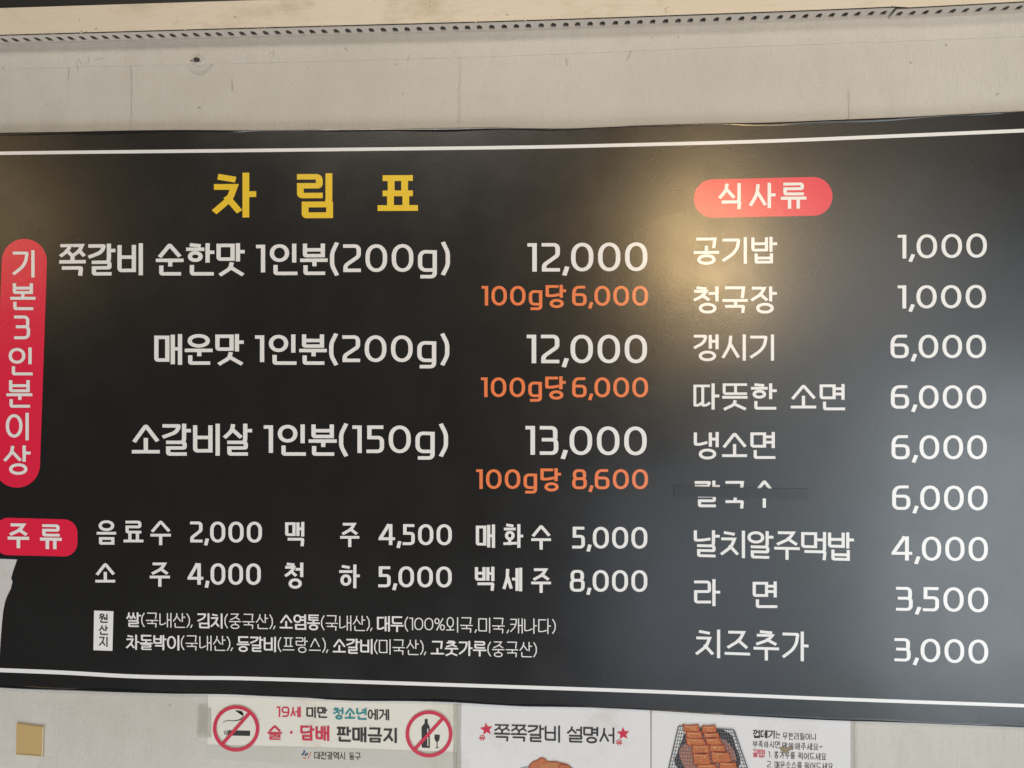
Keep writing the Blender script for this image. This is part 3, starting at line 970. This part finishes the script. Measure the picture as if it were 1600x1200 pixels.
for a, w in zip(smooth([(346.8, 1135), (348.5, 1129), (356, 1126.5), (366, 1127), (375, 1125), (380, 1120), (378, 1114), (368, 1111)], 6), [0] * 60):
    sm.append(a)
n = len(sm)
up = [(x, y - (0.4 + 2.1 * (i / n) ** 1.2 * (1 if i < n * .86 else (n - i) / (n * .14)))) for i, (x, y) in enumerate(sm)]
flat_obj('smoke', [sm + up[::-1]], A1, M['sign_black'], sign)
ring(368.8, 1138.4, 36.2, 5.4, [(389.5, 1114.5), (348, 1162)])
flat_obj('bottle', [[(663.6, 1123.5), (668.2, 1123.6), (668.2, 1130), (671.4, 1136), (671.6, 1168.8), (659, 1168.3), (658.6, 1136), (663.4, 1130)], ], A1, M['sign_black'], sign)
flat_obj('bottle_glint', [[(667.6, 1138), (669.2, 1139), (669.2, 1165.5), (667.8, 1165.4)]], A1 + .0001, M['sign'], sign)
flat_obj('wine_glass', [[(678.7, 1148), (687.2, 1148.2), (686.8, 1155), (685, 1158.5), (683.6, 1159.6), (683.6, 1167.6), (686.4, 1169), (679.4, 1168.9), (682.2, 1167.5), (682.2, 1159.5), (680, 1157.5), (678.8, 1154)]], A1, M['sign_black'], sign)
ring(670.2, 1147, 36.6, 5.4, [(692.5, 1122), (647.5, 1171.5)])
def note(s, x0, x1, t0, b0, mat, par, wx, wy, dy=0.0, name='lettering', off=A1, **k):
    return text(name, s, (x0, t0, b0, x1, t0 + dy, b0 + dy), wx, wy, M[mat], par, off, **k)
note('19세', 432, 470, 1104, 1120.6, 'sign_red', sign, 2.5, 2.2, .4, gap=.10, dig=.97, base=.02)
note('미만', 478.5, 511, 1104.6, 1121.5, 'sign_black', sign, 2.6, 2.2, .6)
note('청소년', 520.5, 573, 1105.5, 1124, 'sign_teal', sign, 3.0, 2.6, 1)
note('에게', 574.5, 608, 1107.8, 1125, 'sign_black', sign, 2.3, 2.0, .7)
note('술', 418, 440.5, 1133, 1156, 'sign_red', sign, 3.8, 2.9, .4)
flat_obj('lettering', [circle(455, 1144.4, 2.3, 16)], A1, M['sign_red'], sign)
note('담배', 469, 514.5, 1133.4, 1157, 'sign_red', sign, 3.8, 3.2, 1)
note('판매금지', 526, 621, 1135.3, 1158.8, 'sign_black', sign, 3.8, 3.2, 2.4)
note('대전광역시', 491, 539.5, 1174.6, 1186.3, 'sign_black', sign, 1.35, 1.15, .8)
note('동구', 545.3, 563.5, 1176, 1187.3, 'sign_black', sign, 1.35, 1.15, .3)
em = flat_obj('emblem', [[(475, 1171), (477.5, 1175), (471, 1181.5), (473, 1176.5)], [(479.5, 1177), (482, 1175.5), (481, 1180), (478.5, 1181.5)]], A1, M['sign_blue'], sign)
flat_obj('emblem_mark', [[(484.5, 1176), (487, 1175.3), (481.5, 1186.5), (481, 1183)], [(473, 1182.5), (477.5, 1184), (478.5, 1187), (474, 1185)]], A1, M['sign_coral'], em)
flat_obj('emblem_mark', [[(470.5, 1178.5), (474.5, 1177.5), (475.5, 1179), (472, 1180)], [(477, 1177), (479, 1178), (477.8, 1181.5), (475.8, 1180.6)]], A1 + .0002, M['sign_black'], em)

p1 = thing('guide_poster', 'white poster headed by a hand lettered title between two red stars', 'poster', (0, 0, 0))
plate('sheet', [(714.8, 1084), (860, 1090), (1015.6, 1094), (1016.2, 1150), (1016.6, 1420), (714.6, 1420), (714.6, 1180)], SO, 0.0006, M['poster'], p1)
note('쪽쪽갈비', 772, 876, 1131.5, 1158, 'poster_ink', p1, 2.9, 2.7, 2.5, gap=.05)
note('설명서', 886, 960.5, 1134.8, 1160, 'poster_ink', p1, 2.9, 2.7, 2.2, gap=.05)
def star(cx, cy, r, rot):
    return [(cx + (r if k % 2 == 0 else r * .45) * math.sin(rot + math.pi * k / 5), cy - (r if k % 2 == 0 else r * .45) * math.cos(rot + math.pi * k / 5)) for k in range(10)]
for cx, cy, rot in ((760, 1139.4, -.12), (973.8, 1146.4, -.06)):
    st = flat_obj('star', [star(cx, cy, 10.4, rot)], A1, M['sign_red'], p1)
note('유', 748, 758.5, 1149, 1157.5, 'sign_red', p1, 1.3, 1.2)
note('유', 962, 972.5, 1156, 1164.8, 'sign_red', p1, 1.3, 1.2)
stew = flat_obj('printed_plate', [[(805, 1204), (815, 1199), (828, 1196.5), (880, 1196.5), (893, 1198.5), (903, 1204), (905, 1225), (805, 1225)]], A1, M['plate_rim'], p1)
flat_obj('printed_rib', [[(826, 1204), (826, 1196), (833, 1190), (841, 1187.5), (843, 1184.5), (848, 1184), (853, 1186.5), (855, 1190), (869, 1190), (877, 1192), (884, 1194), (891, 1197), (894, 1203), (894, 1215), (826, 1215)]], A1 + .0002, M['meat'], stew)
flat_obj('printed_rib', [[(842, 1203), (846, 1196), (858, 1191.5), (868, 1191.5), (874, 1196), (870, 1204), (862, 1212), (846, 1212)]], A1 + .0004, M['meat2'], stew)
stroke_obj('printed_outline', [[(826, 1203), (827, 1196, 2), (833, 1190, 2), (841, 1187.5, 2), (843, 1184.5, 2), (848, 1184, 2), (853, 1186.5, 2), (855, 1190, 2), (869, 1190, 3), (884, 1194, 3), (891, 1197, 3), (894, 1204)], [(873, 1203), (872, 1197, 3), (878, 1194, 3), (886, 1196)]], 1.1, A1 + .0006, M['meat_line'], stew)

p2 = thing('grill_poster', 'white poster with a drawing of meat on a wire grill beside small handwriting', 'poster', (0, 0, 0))
plate('sheet', [(1018.6, 1094), (1180, 1104), (1333.5, 1112), (1333, 1180), (1332, 1420), (1018, 1420), (1018.2, 1150)], SO, 0.0006, M['poster'], p2)
def C4(x, y): return (1000 + x / 4.444, 1080 + y / 4.444)
grill = flat_obj('printed_grill', [[C4(268, 240), C4(652, 268), C4(745, 533), C4(790, 660), C4(170, 660), C4(213, 533)]], A1, M['poster'], p2)
ch = []
for k in range(40):
    a = 2 * math.pi * k / 40
    rr = 1 + .06 * math.sin(5 * a) + random.uniform(-.04, .04)
    ch.append(C4(470 + 222 * rr * math.cos(a), 440 + 190 * rr * math.sin(a)))
flat_obj('printed_char', [ch], A1 + .0001, M['char'], grill)
flat_obj('printed_ember', [[C4(470 + 196 * math.cos(a) * (1 + .05 * math.sin(4 * a)), 452 + 142 * math.sin(a)) for a in [2 * math.pi * k / 32 for k in range(32)]]], A1 + .0002, M['ember'], grill)
wires = []
def gx(u, y):                                            # the grill widens downwards
    t = (y - 250) / (660 - 250)
    return (268 - 98 * t) + u * ((652 + 138 * t) - (268 - 98 * t))
for k in range(1, 27):
    u = k / 27
    wires.append([C4(gx(u, 246 + 24 * u), 246 + 24 * u), C4(gx(u, 660), 660)])
for k in range(1, 17):
    y = 246 + k * 24
    wires.append([C4(gx(0, y), y), C4(gx(1, y + 22), y + 22)])
stroke_obj('printed_wire', wires, 0.95, A1 + .0004, M['grill_metal'], grill)
stroke_obj('printed_frame', [[C4(170, 660), C4(268, 242)[:2] + (3,), C4(652, 268)[:2] + (3,), C4(790, 660)]], 1.9, A1 + .0008, M['grill_metal'], grill)
def piece(x0, y0, x1, y1, sk=0):
    b = []
    pts = [(x0, y0), (x0 + (x1 - x0) * .3, y0 + 7), (x0 + (x1 - x0) * .7, y0 + 6), (x1, y0 + 2), (x1 + sk * .5, (y0 + y1) / 2), (x1 + sk, y1), (x0 + (x1 - x0) * .6 + sk, y1 + 3), (x0 + sk * .6, y1 + 2), (x0 - 2 + sk * .3, (y0 + y1) / 2)]
    return [C4(x + random.uniform(-4, 4), y + random.uniform(-4, 4)) for x, y in pts]
rows_l = ((300, 232, 408, 278, 6), (318, 278, 425, 326, 8), (318, 324, 440, 374, 20), (362, 372, 478, 428, 4), (366, 430, 478, 508, 12), (398, 505, 525, 590, 8))
rows_r = ((430, 236, 522, 284, 8), (442, 284, 540, 322, 10), (455, 322, 550, 370, 18), (482, 372, 585, 418, 10), (492, 420, 610, 492, 26), (552, 490, 665, 570, 14))
k = 0
for i in range(6):
    for rws in (rows_l, rows_r):
        poly = piece(*rws[i])
        o = A1 + .0011 + k * .00008
        mt = flat_obj('printed_meat', [poly], o, M['meat'], grill)
        stroke_obj('printed_outline', [poly + [B]], 0.95, o + .00004, M['meat_line'], mt)
        x0, y0, x1, y1, sk = rws[i]
        flat_obj('printed_fat', [circle(*C4(random.uniform(x0 + 18, x1 - 12), random.uniform(y0 + 14, y1 - 10)), random.uniform(.6, 1.1), 7) for _ in range(5)]
                 + [[C4(x0 + 12, y0 + 13), C4(x1 - 16, y0 + 14), C4(x1 - 20, y0 + 18), C4(x0 + 14, y0 + 17)]], o + .00005, M['fat'], mt, step=0.000002)
        k += 1
hw = dict(wx=0.95, wy=0.85, gap=0.18)
note('껍데기', 1176.6, 1211, 1140.6, 1153.2, 'poster_ink', p2, 1.8, 1.6, .8)
note('는', 1211.8, 1219.4, 1142.5, 1153.5, 'faded_ink', p2, dy=.2, **hw)
note('무한리필이니', 1223, 1275, 1145, 1155.6, 'faded_ink', p2, dy=1.4, **hw)
note('부족하시면', 1176.2, 1218.4, 1157.6, 1168, 'faded_ink', p2, dy=1.2, **hw)
note('말씀해주세요~', 1222.3, 1285, 1160.2, 1171, 'faded_ink', p2, dy=1.8, **hw)
note('꿀팁!', 1176.2, 1194.6, 1171, 1183.2, 'sign_red', p2, 1.4, 1.2, .5)
note('1.', 1200, 1205.8, 1174.6, 1183.4, 'faded_ink', p2, num=True, **hw)
note('콩가루를', 1209.7, 1242, 1174.4, 1185, 'faded_ink', p2, dy=.8, **hw)
note('찍어드세요', 1247, 1291, 1176, 1187, 'faded_ink', p2, dy=1.2, **hw)
note('2.', 1198.5, 1207, 1189.6, 1199, 'faded_ink', p2, num=True, **hw)
note('매운소스를', 1210.4, 1253, 1189.8, 1201, 'faded_ink', p2, dy=1, **hw)
note('찍어드세요', 1257, 1301.5, 1191.5, 1203, 'faded_ink', p2, dy=1, **hw)
plate('scuff', [(1218.5, 1168.5), (1224, 1166.5), (1229, 1169.5), (1239.5, 1166.5), (1237, 1171.5), (1231, 1174.5), (1227, 1177.5), (1222.5, 1174.5), (1219.5, 1172)], A1 + .0009, .0004, M['scuff'], p2)

# ------------------------------------------------------------------ bits of tape and foam on the wall
t = plate('clear_tape', [(308, 1104.5), (330, 1106), (330, 1153), (319, 1152.6), (307.2, 1151.6), (308.4, 1128)], SO + .0006, .0002, M['film'])
tag(t, 'piece of greyish clear tape holding the left side of the warning notice', 'tape')
t = plate('clear_tape', [(1329, 1106), (1338, 1108), (1337, 1150), (1338.5, 1192), (1337, 1260), (1329, 1260)], SO + .0006, .0002, M['film'])
tag(t, 'long strip of yellowed clear tape down the right side of the grill poster', 'tape')
t = plate('clear_tape', [(708, 1098), (721, 1098.5), (720, 1150), (721.5, 1260), (708, 1260)], SO + .0008, .0002, M['film'])
tag(t, 'strip of clear tape joining the warning notice and the star poster', 'tape')
fm = thing('foam_pad', 'small square of tan foam tape stuck low on the bare wall', 'foam pad', (0, 0, 0))
plate('pad', [(25.8, 1130.6), (66.3, 1136), (65, 1181.5), (25, 1178.5)], 0.0022, 0.0022, M['foam'], fm)
plate('pad_rim', [(66.3, 1135.6), (67.8, 1136.4), (66.6, 1183), (25, 1180), (25, 1178.5), (65, 1181.5)], 0.0030, 0.0029, M['foam_edge'], fm)
